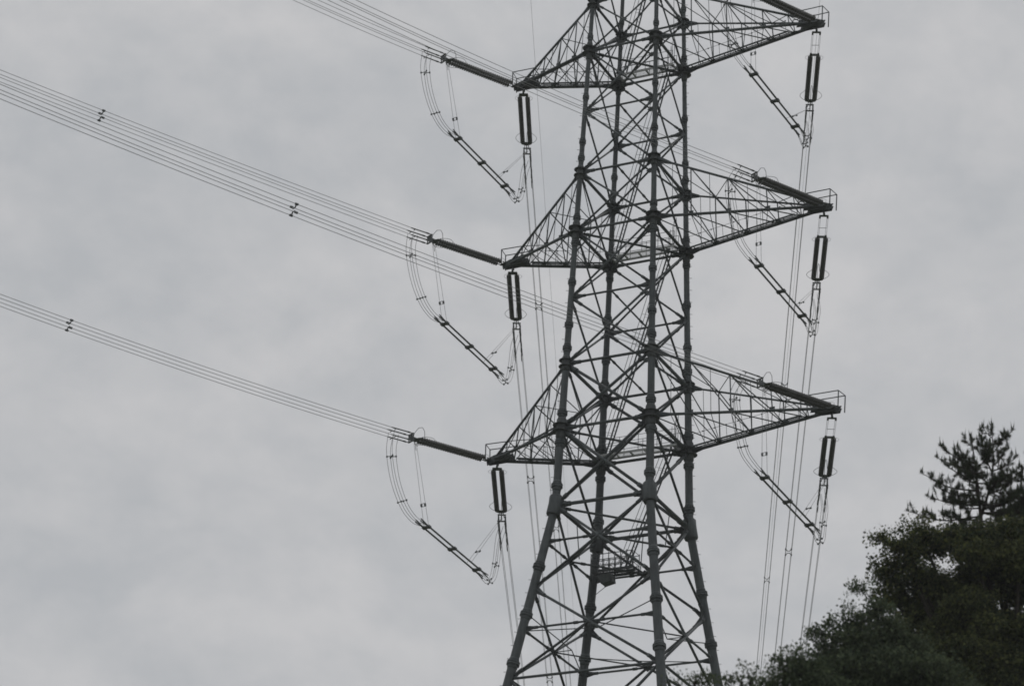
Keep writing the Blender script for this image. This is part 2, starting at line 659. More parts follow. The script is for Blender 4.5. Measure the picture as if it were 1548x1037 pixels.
LADS = [('T', 'L1'), ('L1', 'L2'), ('L2', 'L3'), ('L3', 'm1')]
for top, bot in LADS:
    d, b = N('D', top), N('B', bot)
    p = V((d.x - .9, d.y - .55, d.z + .2 + (0 if top != 'T' else -1)))
    q = V((b.x + .75, b.y - .75, b.z + .25))
    if bot == 'm1':
        q = V((b.x * .22, b.y - 1.1, LV['m1'] - TB + .3))
    m = MB()
    ydir = V((0, 1, 0))
    for yy in (-.2, .2):
        m.bar(p + ydir * yy, q + ydir * yy, .028, .045)
    n = int((q - p).length / .32)
    for k in range(n):
        c = p.lerp(q, (k + .5) / n)
        m.tube([c - ydir * .2, c + ydir * .2], .014, 5)
    lad = m.build('ladder', STEEL, tower)
    h = MB()
    nrm = (q - p).cross(ydir).normalized()
    if nrm.z < 0:
        nrm = -nrm
    for yy in (-.24, .24):
        a, c = p + ydir * yy + nrm * .55, q + ydir * yy + nrm * .55
        h.tube([a, c], .02, 6)
        for k in range(7):
            s = (k + .3) / 7
            h.tube([p.lerp(q, s) + ydir * yy, a.lerp(c, s)], .013, 5)
    h.build('handrail', STEEL, lad)

# rest platform near the splay
bz = LV['m1'] - TB + .2
hb = half(LV['m1'] + .2)
pf = MB()
x0_, x1_ = -hb + .45, -hb + 3.4
yb = hb - .35
pf.box(V(((x0_ + x1_) / 2, yb - .55, bz)), (x1_ - x0_) / 2, .04, .07)
for yy in (yb, yb - 1.1):
    pf.bar(V((x0_, yy, bz)), V((x1_, yy, bz)), .04, .08)
k = 0
x = x0_ + .1
while x < x1_:
    pf.bar(V((x, yb - 1.06, bz + .02)), V((x, yb - .04, bz + .02)), .02 if k % 4 == 0 else .008, .03)
    x += .12
    k += 1
plat = pf.build('platform', STEEL2, tower)
h = MB()
for yy in (yb, yb - 1.1):
    for j in range(8):
        xx = x0_ + (x1_ - x0_) * j / 7
        h.tube([V((xx, yy, bz)), V((xx, yy, bz + 1.25))], .03, 6)
        if j < 7:
            h.tube([V((xx, yy, bz)), V((xx + (x1_ - x0_) / 7, yy, bz + .78))], .014, 5)
    for hh in (.4, .78, 1.15):
        h.tube([V((x0_, yy, bz + hh)), V((x1_, yy, bz + hh))], .027, 6)
for xx in (x0_, x1_):
    for hh in (.4, .78, 1.15):
        h.tube([V((xx, yb, bz + hh)), V((xx, yb - 1.1, bz + hh))], .02, 6)
h.build('railing', STEEL, plat)
h = MB()                                           # closed hopper-shaped landing under the platform
cx, cy = x0_ + 1.25, yb - 1.2
hc = V((cx - .05, cy, 0))
top = [hc + V((-.45, .4, bz - .52)), hc + V((.4, .4, bz - .42)), hc + V((.4, -.4, bz - .42)), hc + V((-.45, -.4, bz - .52))]
bt = [hc + V((-.2, .32, bz - 1.1)), hc + V((.5, .32, bz - .95)), hc + V((.5, -.32, bz - .95)), hc + V((-.2, -.32, bz - 1.1))]
h.quad_strip([bt, top], True, False)
for k in range(4):
    h.tube([bt[k], top[k]], .03, 6)
    h.tube([top[k], V((top[k].x, top[k].y + (.25 if k < 2 else .0), bz))], .03, 6)
for a_, b_ in zip(top, top[1:] + top[:1]):
    h.tube([a_, a_ + V((0, 0, .55))], .022, 6)
    h.tube([a_ + V((0, 0, .55)), b_ + V((0, 0, .55))], .02, 6)
h.tube([V((cx + .5, cy - .35, bz - 1.05)), V((x0_ - .2, cy + .3, bz - 1.9))], .022, 6)
h.build('landing_box', STEEL2, plat)

# ------------------------------------------------------------------ insulator strings
NAZ = {'L': R(233.6), 'R': R(231.8)}
NS = {('L', 1): (-.0295, .0021), ('L', 2): (-.0235, .0004), ('L', 3): (-.0355, .0010), ('R', 1): (-.065, .0009), ('R', 2): (-.077, .00133), ('R', 3): (-.0531, .00053)}
FAZ, FS = R(4.0), (-.035, .00002)
STR_PITCH = {'near': -.055, 'L': -.13, 'R': -.05}
SPZ = .255
SP = .235                                          # half the spacing of the four-wire bundle


def make_string(name, ext, label, group):
    root = empty(name, (0, 0, 0), label, 'insulator', group)
    y = 0.
    m = MB()
    m.tube([(0, -.15, 0), (0, .3, 0)], .045, 8)
    m.bar(V((0, .1, 0)), V((0, .32, 0)), .07, .05)
    m.box(V((0, .38, 0)), .30, .07, .035)
    for sx in (-.25, .25):
        m.tube([(sx, .38, 0), (sx, .62, 0)], .035, 6)
    if ext:                                        # long strap links between two yokes
        for sx in (-.25, .25):
            for dx in (-.04, .04):
                m.tube([(sx + dx, .5, 0), (sx + dx, .5 + ext, 0)], .012, 5)
            m.box(V((sx, .55, 0)), .06, .12, .03)
            m.box(V((sx, .45 + ext, 0)), .06, .14, .03)
        m.box(V((0, .5 + ext, 0)), .33, .08, .05)
        m.bar(V((-.25, .5 + ext * .55, 0)), V((.25, .5 + ext * .55, 0)), .012, .012)
        for sx in (-.25, .25):
            m.tube([(sx, .5 + ext, 0), (sx, .72 + ext, 0)], .04, 6)
    m.build('top_yoke', FITTING, root)
    y0 = .7 + ext
    nd, pit = 28, .189
    prof = []
    for k in range(nd):
        b = y0 + k * pit
        prof += [(.05, b), (.065, b + .035), (.14, b + .08), (.175, b + .105), (.165, b + .12), (.06, b + .135)]
        if k == nd // 2:
            prof += [(.07, b + .15), (.10, b + .155), (.10, b + .175), (.07, b + .18)]
    for sx in (-.25, .25):
        d = MB()
        d.lathe(prof, 14)
        o = d.build('disc_stack', CERAMIC, root)
        o.location = (sx * (1.08 if ext else .84), 0, 0)
    y1 = y0 + nd * pit
    b = MB()                                       # lower yoke
    b.prism([V((-.42, y1 + .02, 0)), V((.42, y1 + .02, 0)), V((.36, y1 + .2, 0)), V((.1, y1 + .34, 0)), V((-.1, y1 + .34, 0)), V((-.36, y1 + .2, 0))], .06)
    for sx in (-.25, .25):
        b.tube([(sx, y1 - .08, 0), (sx, y1 + .1, 0)], .045, 6)
    b.tube([(-.25, y1 - .02, .0), (.25, y1 - .02, .0)], .02, 5)
    b.build('bottom_yoke', FITTING, root)
    for sx in (-1, 1):                             # racket-shaped arcing horns
        h = MB()
        pts = []
        for k in range(13):
            a = -math.pi * .62 + math.pi * 1.35 * k / 12
            pts.append(V((sx * (.42 + .33 * math.cos(a)), y1 - .42 - .62 * math.sin(a) * -1, .05)))
        h.tube([V((sx * .4, y1 + .1, .02))] + [V((sx * (.40 + .36 * math.sin(math.pi * k / 10)), y1 + .18 - 1.25 * (k / 10), .04)) for k in range(1, 10)] + [V((sx * .36, y1 - 1.2, .04))], .015, 6)
        h.build('arcing_horn', FITTING, root)
        h = MB()
        h.tube([V((sx * .3, y0 - .1, .02))] + [V((sx * (.28 + .34 * math.sin(math.pi * k / 8)), y0 - .2 + .75 * k / 8, .03)) for k in range(1, 8)], .010, 5)
        h.build('arcing_horn', FITTING, root)
    h = MB()                                       # tall wire horn standing over the line end
    h.tube([V((0, y1 + .5, .03)), V((0, y1 + .35, .45)), V((0, y1 + .05, .85)), V((.05, y1 - .3, .98)), V((.1, y1 - .5, .8)), V((.12, y1 - .55, .2))], .019, 6)
    h.tube([V((0, y1 + .45, -.03)), V((0, y1 + .35, -.35)), V((.04, y1 + .1, -.42)), V((.06, y1 - .05, -.15))], .017, 6)
    h.build('arcing_horn', FITTING, root)
    # line-end links, bundle yoke and four compression clamps
    c = MB()
    y2 = y1 + (.95 if ext or 'far' in name else .55)
    for sx in (-.12, .12):
        c.bar(V((sx, y1 + .25, 0)), V((sx * 1.6, y2, 0)), .02, .04)
    c.prism([V((0, y1 + .2, 0)), V((0, y2 + .1, SP + .05)), V((0, y2 + .25, 0)), V((0, y2 + .1, -SP - .05))], .05)
    for sz in (-SPZ, SPZ):
        c.bar(V((-SP - .05, y2 + .1, sz)), V((SP + .05, y2 + .1, sz)), .05, .03)
    for sx in (-SP, SP):
        c.bar(V((sx, y2 + .1, -SPZ)), V((sx, y2 + .1, SPZ)), .03, .03)
    c.build('bundle_yoke', FITTING, root)
    for sx in (-SP, SP):
        for sz in (-SPZ, SPZ):
            k = MB()
            k.tube([(sx, y2 + .05, sz), (sx, y2 + .35, sz)], .03, 6)
            k.tube([(sx, y2 + .35, sz), (sx, y2 + .55, sz)], .055, 8)
            k.tube([(sx, y2 + .55, sz), (sx, y2 + 1.7, sz), (sx, y2 + 1.85, sz)], [.042, .042, .022], 8)
            k.tube([(sx, y2 + 1.45, sz), (sx * 1.05, y2 + 1.6, sz - .14)], .03, 6)
            if 'long' in name or ext:
                for j, (a0, a1) in enumerate(((1.9, 2.35), (2.7, 3.0), (3.5, 4.1))):
                    if (sx < 0) == (j % 2 == 0) or j == 2:
                        k.tube([(sx, y2 + a0 - .3, sz), (sx, y2 + a0, sz), (sx, y2 + a1, sz), (sx, y2 + a1 + .2, sz)], [.02, .04, .04, .02], 6)
                k.tube([(sx, y2 + 1.8, sz), (sx, y2 + 4.3, sz)], .024, 6)
            k.build('dead_end_clamp', FITTING, root)
    return root, y2 + 1.5


ORD = {1: 'topmost', 2: 'middle', 3: 'lowest'}
SIDE = {'L': 'left', 'R': 'right'}
near_p, NEAR_LEN = make_string('insulator_string', 0, 'x', 'slanting tension insulator strings')
farl_p, FARL_LEN = make_string('insulator_string', .0001, 'x', 'hanging double insulator strings')
farr_p, FARR_LEN = make_string('insulator_string', 2.55, 'x', 'hanging double insulator strings')
used = set()


def place(proto, loc, az, pitch, label):
    if proto.name in used:
        o = copy_tree(proto)
    else:
        o = proto
        used.add(proto.name)
    o.location = loc
    o.rotation_euler = (math.atan(pitch), 0, -az)
    o['label'] = label
    return o


def hdir(az):
    return V((math.sin(az), math.cos(az), 0))


xhat = V((ct, st, 0))
NEAR_AT, FAR_AT = {}, {}
for (s, i), tp in TIPS.items():
    sx = -1 if s == 'L' else 1
    na = tp + xhat * (sx * .1) + V((0, 0, -.02))
    place(near_p, na, NAZ[s], STR_PITCH['near'], 'brown ribbed insulator string slanting up left from the tip of the %s %s cross arm' % (ORD[i], SIDE[s]))
    fa = tp + xhat * (-sx * (.28 if s == 'L' else .15)) + V((0, 0, -.42))
    place(farl_p if s == 'L' else farr_p, fa, FAZ, STR_PITCH[s], 'dark twin insulator columns hanging below the tip of the %s %s cross arm' % (ORD[i], SIDE[s]))
    NEAR_AT[s, i], FAR_AT[s, i] = na, fa


# ------------------------------------------------------------------ conductor bundles
def along(o, az, pitch, d):
    c = 1 / math.sqrt(1 + pitch * pitch)
    return o + (hdir(az) + V((0, 0, pitch))) * (d * c)


def spacer(mb, c, x, t):
    """X-shaped bundle spacer across the line: clamps on the four wires, arms to the middle"""
    z = x.cross(t).normalized()
    for a in (-1, 1):
        for b in (-1, 1):
            w = c + x * SP * a + z * SPZ * b
            mb.bar(c + x * SP * .35 * a + z * SPZ * .35 * b, w, .028, .028)
            mb.box(w, .05, .10, .05, (x, t, z))
    mb.bar(c - x * SP * .4 - z * SP * .4, c + x * SP * .4 - z * SP * .4, .022, .022)
    mb.bar(c - x * SP * .4 + z * SP * .4, c + x * SP * .4 + z * SP * .4, .022, .022)


def bundle(start, az, s, b, length, spacers, label, group):
    root = empty('conductor_bundle', start, label, 'power line', group)
    hd = hdir(az)
    x = V((hd.y, -hd.x, 0))
    ts = list(np.concatenate([np.linspace(-1.2, 0, 3), np.linspace(1, length, 60)]))

    def c(t):
        return hd * t + V((0, 0, s * t + b * t * t))
    for a in (-1, 1):
        for e in (-1, 1):
            m = MB()
            m.tube([c(t) + x * SP * a + V((0, 0, SPZ * e)) for t in ts], .0165, 6)
            m.build('wire', WIRE, root)
    for t in spacers:
        m = MB()
        tg = (c(t + .5) - c(t - .5)).normalized()
        spacer(m, c(t), x, tg)
        m.build('spacer', FITTING, root)
    return root


NSP = {('L', 1): (33,), ('L', 2): (24,), ('L', 3): (24, 62), ('R', 1): (36,), ('R', 2): (36,), ('R', 3): (33.7, 76)}
FSP = {('R', 1): (42, 84, 136, 190), ('R', 2): (44, 92, 142, 196), ('R', 3): (45, 92, 140), ('L', 1): (22, 66, 110, 160), ('L', 2): (24, 68, 112), ('L', 3): (40, 84, 130)}
NEAR_END, FAR_END = {}, {}
for k in TIPS:
    s, i = k
    p = along(NEAR_AT[k], NAZ[s], STR_PITCH['near'], NEAR_LEN)
    NEAR_END[k] = p
    bundle(p, NAZ[s], NS[k][0], NS[k][1], 100, NSP[k], 'four thin wires running up left from the insulator of the %s %s cross arm' % (ORD[i], SIDE[s]), 'conductor bundles of the near span')
    L = FARL_LEN if s == 'L' else FARR_LEN
    p = along(FAR_AT[k], FAZ, STR_PITCH[s], L)
    FAR_END[k] = p
    bundle(p, FAZ, FS[0], FS[1], 330, FSP[k], 'thin wires running down and away from the hanging insulator of the %s %s cross arm' % (ORD[i], SIDE[s]), 'conductor bundles of the far span')

for s in 'LR':
    o = empty('earth_wire', GT[s], {'L': 'single hair-thin wire with small beads falling past the left arm tips', 'R': 'faint single wire left of the paired wires falling at the right of the tower'}[s], 'power line', 'earth wires')
    m = MB()
    hd = hdir(FAZ)
    ts = np.linspace(0, 330, 70)
    m.tube([hd * t + V((0, 0, FS[0] * t + FS[1] * t * t)) for t in ts], .011, 5)
    m.build('wire', WIRE, o)
    for t in (6.4, 7.6, 9.5):
        m = MB()
        c = hd * t + V((0, 0, FS[0] * t - .06))
        m.tube([c - hd * .16, c - hd * .05], .045, 6)
        m.tube([c + hd * .05, c + hd * .16], .045, 6)
        m.tube([c - hd * .1, c + hd * .1], .014, 5)
        m.build('vibration_damper', FITTING, o)


# ------------------------------------------------------------------ jumpers under the arm tips
def smooth_path(pts, n=6):
    P = [V(p) for p in pts]
    P = [P[0] * 2 - P[1]] + P + [P[-1] * 2 - P[-2]]
    out = []
    for i in range(1, len(P) - 2):
        for k in range(n):
            t = k / n
            a, b, c, d = P[i - 1], P[i], P[i + 1], P[i + 2]
            out.append(.5 * ((2 * b) + (c - a) * t + (2 * a - 5 * b + 4 * c - d) * t * t + (3 * b - a - 3 * c + d) * t ** 3))
    out.append(P[-2])
    return out


def jumper(k):
    s, i = k
    tp = TIPS[k]
    n, f = hdir(NAZ[s]), hdir(FAZ)

    def q(a, b, h):
        return n * a + f * b - V((0, 0, h))
    root = empty('jumper', tp, 'looped jumper with twin dark bars slung under the tip of the %s %s cross arm' % (ORD[i], SIDE[s]), 'jumper', 'jumpers under the cross arms')
    ne = NEAR_END[k] - tp
    fe = FAR_END[k] - tp
    if s == 'L':
        ps, pe = q(5.35, 0, 6.1), q(.78, 2.5, 7.25)
        loop = [ne + V((0, 0, -.05)), q(8.2, 0, 1.9), q(7.75, 0, 3.7), q(6.95, 0, 5.2), q(6.1, 0, 5.95), ps]
        tail = [pe, q(.45, 2.9, 7.4), q(.15, 3.4, 7.35), q(-.08, 4.5, 6.5), q(-.12, 6.1, 4.8), q(-.1, 7.9, 2.5), fe]
    else:
        ps, pe = q(6.3, 0, 6.4), q(1.75, 2.6, 7.55)
        loop = [ne + V((0, 0, -.05)), q(8.6, 0, 1.9), q(8.35, 0, 3.6), q(7.8, 0, 5.3), q(7.0, 0, 6.05), ps]
        tail = [pe, q(1.4, 3.0, 7.75), q(1.1, 3.5, 7.85), q(.8, 4.6, 7.1), q(.5, 6.8, 5.0), q(.2, 9.0, 3.1), fe]
    d = (pe - ps).normalized()
    x = d.cross(V((0, 0, 1))).normalized()
    z = x.cross(d)
    W = .21
    A, B = smooth_path(loop), smooth_path(tail)

    def frames(P):
        out = []
        for j in range(len(P)):
            t = (P[min(j + 1, len(P) - 1)] - P[max(j - 1, 0)]).normalized()
            w = t.cross(x).normalized()
            out.append((P[j], x, w))
        return out
    FA, FB = frames(A), frames(B)
    for a in (-1, 1):
        m = MB()
        m.tube([ps - d * .05 + x * W * a, pe + d * .05 + x * W * a], .062, 10)
        for e in (ps, pe):
            dd = -d if e is ps else d
            for sz in (-1, 1):
                m.tube([e + x * W * a, e + x * W * a + dd * .3 + z * sz * .07, e + x * W * a + dd * .55 + z * sz * .09], [.06, .045, .032], 8)
        m.build('rigid_bar', FITTING, root)
    for t in (.06, .5, .93):
        m = MB()
        c = ps.lerp(pe, t)
        m.box(c, W + .1, .12, .05, (x, d, z))
        for a in (-1, 1):
            m.box(c + x * W * a, .085, .12, .085, (x, d, z))
        m.build('bar_clamp', FITTING, root)
    for a in (-1, 1):
        for e in (-1, 1):
            for FR, rev in ((FA, True), (FB, False)):
                m = MB()
                nn = len(FR)
                pts = []
                for j, (c, xx, w) in enumerate(FR):
                    g = j / (nn - 1)
                    near_bar = g if rev else 1 - g          # 1 at the rigid bar
                    sp = SP * (1 - near_bar) + .09 * near_bar
                    kk = 1 if rev else .78
                    pts.append(c + xx * (SP * (1 - near_bar) + W * near_bar) * a * kk + w * sp * e * kk)
                m.tube(pts, .0165, 6)
                m.build('wire', WIRE, root)
    for FR, idx in ((FA, (7, 17)), (FB, (13, 23))):
        for j in idx:
            c, xx, w = FR[j]
            m = MB()
            t = xx.cross(w).normalized()
            for a in (-1, 1):
                for e in (-1, 1):
                    pnt = c + xx * SP * (.98 if FR is FA else .72) * a + w * SP * (.8 if FR is FA else .6) * e
                    m.bar(c + w * SP * .3 * e, pnt, .02, .02)
                    m.box(pnt, .05, .05, .05)
            m.bar(c - w * SP * .4, c + w * SP * .4, .022, .022)
            m.build('spacer', FITTING, root)
    # hanger wires with small weights, one pair from each insulator's line end
    y_n = along(NEAR_AT[k], NAZ[s], STR_PITCH['near'], NEAR_LEN - 1.75) - tp + V((0, 0, -.3))
    y_f = along(FAR_AT[k], FAZ, STR_PITCH[s], (FARL_LEN if s == 'L' else FARR_LEN) - 1.5) - tp + V((0, 0, -.1))
    for top, bt in ((y_n, ps + d * .35), (y_f, ps.lerp(pe, .80))):
        m = MB()
        for a in (-1, 1):
            m.tube([top + x * .1 * a, bt + x * W * a * .9 + V((0, 0, .1))], .0115, 5)
        c = top.lerp(bt, .74)
        ax = (bt - top).normalized()
        hx = ax.cross(x).normalized()
        for a in (-1, 1):
            m.box(c + x * .15 * a, .05, .1, .05, (x, ax, hx))
        for e in (-1, 1):
            m.bar(c + x * .15 + ax * .1 * e, c - x * .15 + ax * .1 * e, .012, .012)
        m.tube([top, top + ax * .5], .02, 5)
        m.build('hanger', FITTING, root)


for k in TIPS:
    jumper(k)

# ------------------------------------------------------------------ trees
def mesh_np(name, verts, faces, mat, parent):
    me = bpy.data.meshes.new(name)
    nv, nf = len(verts), len(faces)
    k = faces.shape[1]
    me.vertices.add(nv)
    me.vertices.foreach_set('co', verts.astype(np.float32).ravel())
    me.loops.add(nf * k)
    me.loops.foreach_set('vertex_index', faces.astype(np.int32).ravel())
    me.polygons.add(nf)
    me.polygons.foreach_set('loop_start', np.arange(0, nf * k, k, dtype=np.int32))
    me.polygons.foreach_set('loop_total', np.full(nf, k, dtype=np.int32))
    me.update()
    me.validate()
    me.materials.append(mat)
    o = bpy.data.objects.new(name, me)
    COL.objects.link(o)
    o.parent = parent
    return o


def unit(a):
    return a / (np.linalg.norm(a, axis=1, keepdims=True) + 1e-9)


def leaves(centres, size, droop=.3):
    """one small folded leaf per centre"""
    n = len(centres)
    d = unit(rng.normal(size=(n, 3)) + np.array([0, 0, -droop]))
    u = unit(np.cross(d, rng.normal(size=(n, 3))))
    w = np.cross(d, u)
    L = size * rng.uniform(.65, 1.25, (n, 1))
    Wd = L * rng.uniform(.28, .42, (n, 1))
    a = centres - d * L * .5
    b = centres + u * Wd + w * L * .08
    c = centres + d * L * .5
    e = centres - u * Wd + w * L * .08
    v = np.stack([a, b, c, e], 1).reshape(-1, 3)
    f = np.arange(4 * n).reshape(-1, 4)
    return v, f


def broadleaf(label, lobes, Y, mat, leaf, dens, trunk_px, group, sprigs=(), name='broadleaf_tree'):
    """lobes: (px, py, radius px, depth offset m); crown of twig clusters inside them, limbs run to each lobe"""
    P = [(at(x, y, Y + dy), r) for x, y, r, dy in lobes]
    sc = (at(1000, 700, Y) - at(1001, 700, Y)).length
    base_top = at(trunk_px[0], trunk_px[1], Y)
    base = V((base_top.x, Y, ground_z(base_top.x, Y) - .2))
    root = empty(name, base, label, 'tree', group)
    tm = MB()
    fork = V((base.x, Y, base.z + (base_top.z - base.z) * .45))
    tm.tube([V((0, 0, 0)), (fork - base) * .5 + V((.15, .1, 0)), fork - base], [.34, .27, .23], 10)
    lm = MB()
    cl = []
    for c, r in P:
        rad = r * sc * .84
        mid = fork.lerp(c, .55) + V((random.uniform(-.4, .4), random.uniform(-.4, .4), -.3))
        lm.tube(smooth_path([fork - base, mid - base, c - base], 4), [.15 - .013 * k for k in range(9)], 6)
        n = int(dens * (rad / 1.0) ** 2)
        # twig clusters: more on the shell, uneven
        dirs = unit(rng.normal(size=(n, 3)))
        rr = rad * (rng.uniform(.2, 1.0, n) ** .5) * rng.choice([.9, .9, .92, 1.0, 1.06], n)
        pts = np.array(c)[None] + dirs * rr[:, None] * np.array([1, 1, .82])
        cl.append(pts)
        for j in range(0, n, 5):
            p = V(pts[j])
            lm.tube([c - base, c.lerp(p, .5) - base + V((0, 0, -.05)), p - base], [.035, .022, .008], 4)
    for x, y in sprigs:
        p = at(x, y, Y)
        b = min((c for c, r in P), key=lambda c: (c - p).length)
        lm.tube([b - base, p - base], [.03, .008], 4)
        cl.append(np.array(p)[None] + rng.normal(size=(3, 3)) * .05)
    cl = np.concatenate(cl)
    trunk = tm.build('trunk', BARK, root)
    lm.build('branches', BARK, trunk)
    k = 40
    cr = .25
    off = np.clip(rng.normal(size=(len(cl), k, 3)), -1.25, 1.25) * cr * np.array([1, 1, .55]) * rng.uniform(.6, 1.2, (len(cl), 1, 1))
    pts = (cl[:, None] + off).reshape(-1, 3) - np.array(base)
    v, f = leaves(pts, np.repeat(leaf * rng.uniform(.7, 1.45, len(cl)), k)[:, None])
    mesh_np('crown', v, f, mat, root)
    return root


G = 'trees at the lower right'
broadleaf('large dark broadleaf tree with yellowish crown top just below the pines', [
    (1398, 820, 36, 0), (1440, 818, 34, 1), (1480, 816, 36, -.5), (1520, 812, 40, 0), (1565, 815, 46, .5), (1366, 834, 30, -.5), (1350, 862, 26, 0), (1352, 902, 34, .2), (1385, 868, 26, -.6), (1412, 886, 34, -.3), (1400, 912, 34, .3),
    (1440, 898, 48, .2), (1490, 872, 46, .6), (1535, 880, 52, -.2), (1585, 880, 55, 0), (1476, 846, 40, -1), (1500, 850, 40, 1), (1540, 845, 42, -1), (1465, 925, 50, -1), (1380, 940, 45, .5), (1430, 965, 52, -.4), (1490, 950, 56, .5), (1545, 960, 58, 0),
    (1590, 990, 60, .8), (1500, 1015, 60, .8), (1440, 1030, 55, .6), (1540, 1050, 70, 0), (1460, 1090, 70, -.5), (1390, 1080, 60, 0), (1590, 1100, 75, 0), (1520, 1120, 80, .4), (1440, 990, 44, -2), (1485, 1000, 46, -2.2), (1530, 1010, 48, -2), (1500, 960, 40, -1.8), (1560, 960, 46, -2), (1460, 1035, 46, -2.2), (1510, 1045, 50, -2.3)], 84, LEAF_A, .095, 175, (1560, 960), G,
    [(1322, 814), (1328, 811), (1334, 818), (1345, 806), (1368, 798), (1398, 784), (1380, 790), (1326, 850), (1322, 872)])
broadleaf('grey green broadleaf tree bulging left below the darker crown', [
    (1326, 922, 20, 0), (1302, 945, 24, 0), (1340, 955, 34, .3), (1278, 966, 24, -.3), (1252, 982, 20, 0), (1310, 985, 44, 0), (1365, 990, 48, .3), (1260, 1010, 36, 0),
    (1310, 1035, 46, -.3), (1375, 1045, 52, 0), (1440, 1060, 55, .3), (1240, 1045, 40, 0), (1410, 1025, 46, -.8), (1350, 1015, 46, -.8), (1290, 1010, 40, -.6), (1260, 1080, 50, 0), (1330, 1095, 60, 0), (1400, 1110, 60, -.4)], 78, LEAF_B, .088, 200, (1340, 1050), G,
    [(1297, 886), (1300, 890), (1303, 884), (1270, 932), (1262, 940), (1258, 945), (1226, 958), (1232, 952), (1228, 966), (1240, 950), (1284, 918)])
broadleaf('light green rounded treetop at the foot of the falling wires', [
    (1206, 1010, 22, 0), (1186, 1016, 17, 0), (1226, 1010, 24, .2), (1215, 1040, 32, 0), (1175, 1040, 24, 0), (1250, 1045, 36, .2)], 70, LEAF_B, .08, 190, (1210, 1045), G,
    [(1180, 992), (1196, 984), (1212, 986), (1174, 1003)])
broadleaf('small leafy treetop peeping above the lower edge right of the tower leg', [
    (1122, 1030, 11, 0), (1136, 1026, 10, 0), (1103, 1036, 9, 0), (1150, 1036, 11, 0), (1120, 1050, 16, 0), (1150, 1055, 16, 0)], 72, LEAF_C, .08, 105, (1125, 1060), G,
    [(1128, 1014), (1096, 1029), (1160, 1026)])
broadleaf('sparse leafy treetop seen between the tower legs', [
    (1050, 1031, 8, 0), (1028, 1035, 7, 0), (1040, 1043, 10, 0), (1068, 1040, 8, 0), (1016, 1042, 8, 0), (1050, 1060, 14, 0), (1025, 1065, 14, 0)], 74, LEAF_C, .08, 90, (1040, 1070), G,
    [(1020, 1027), (1054, 1021), (1072, 1024), (1064, 1030)])


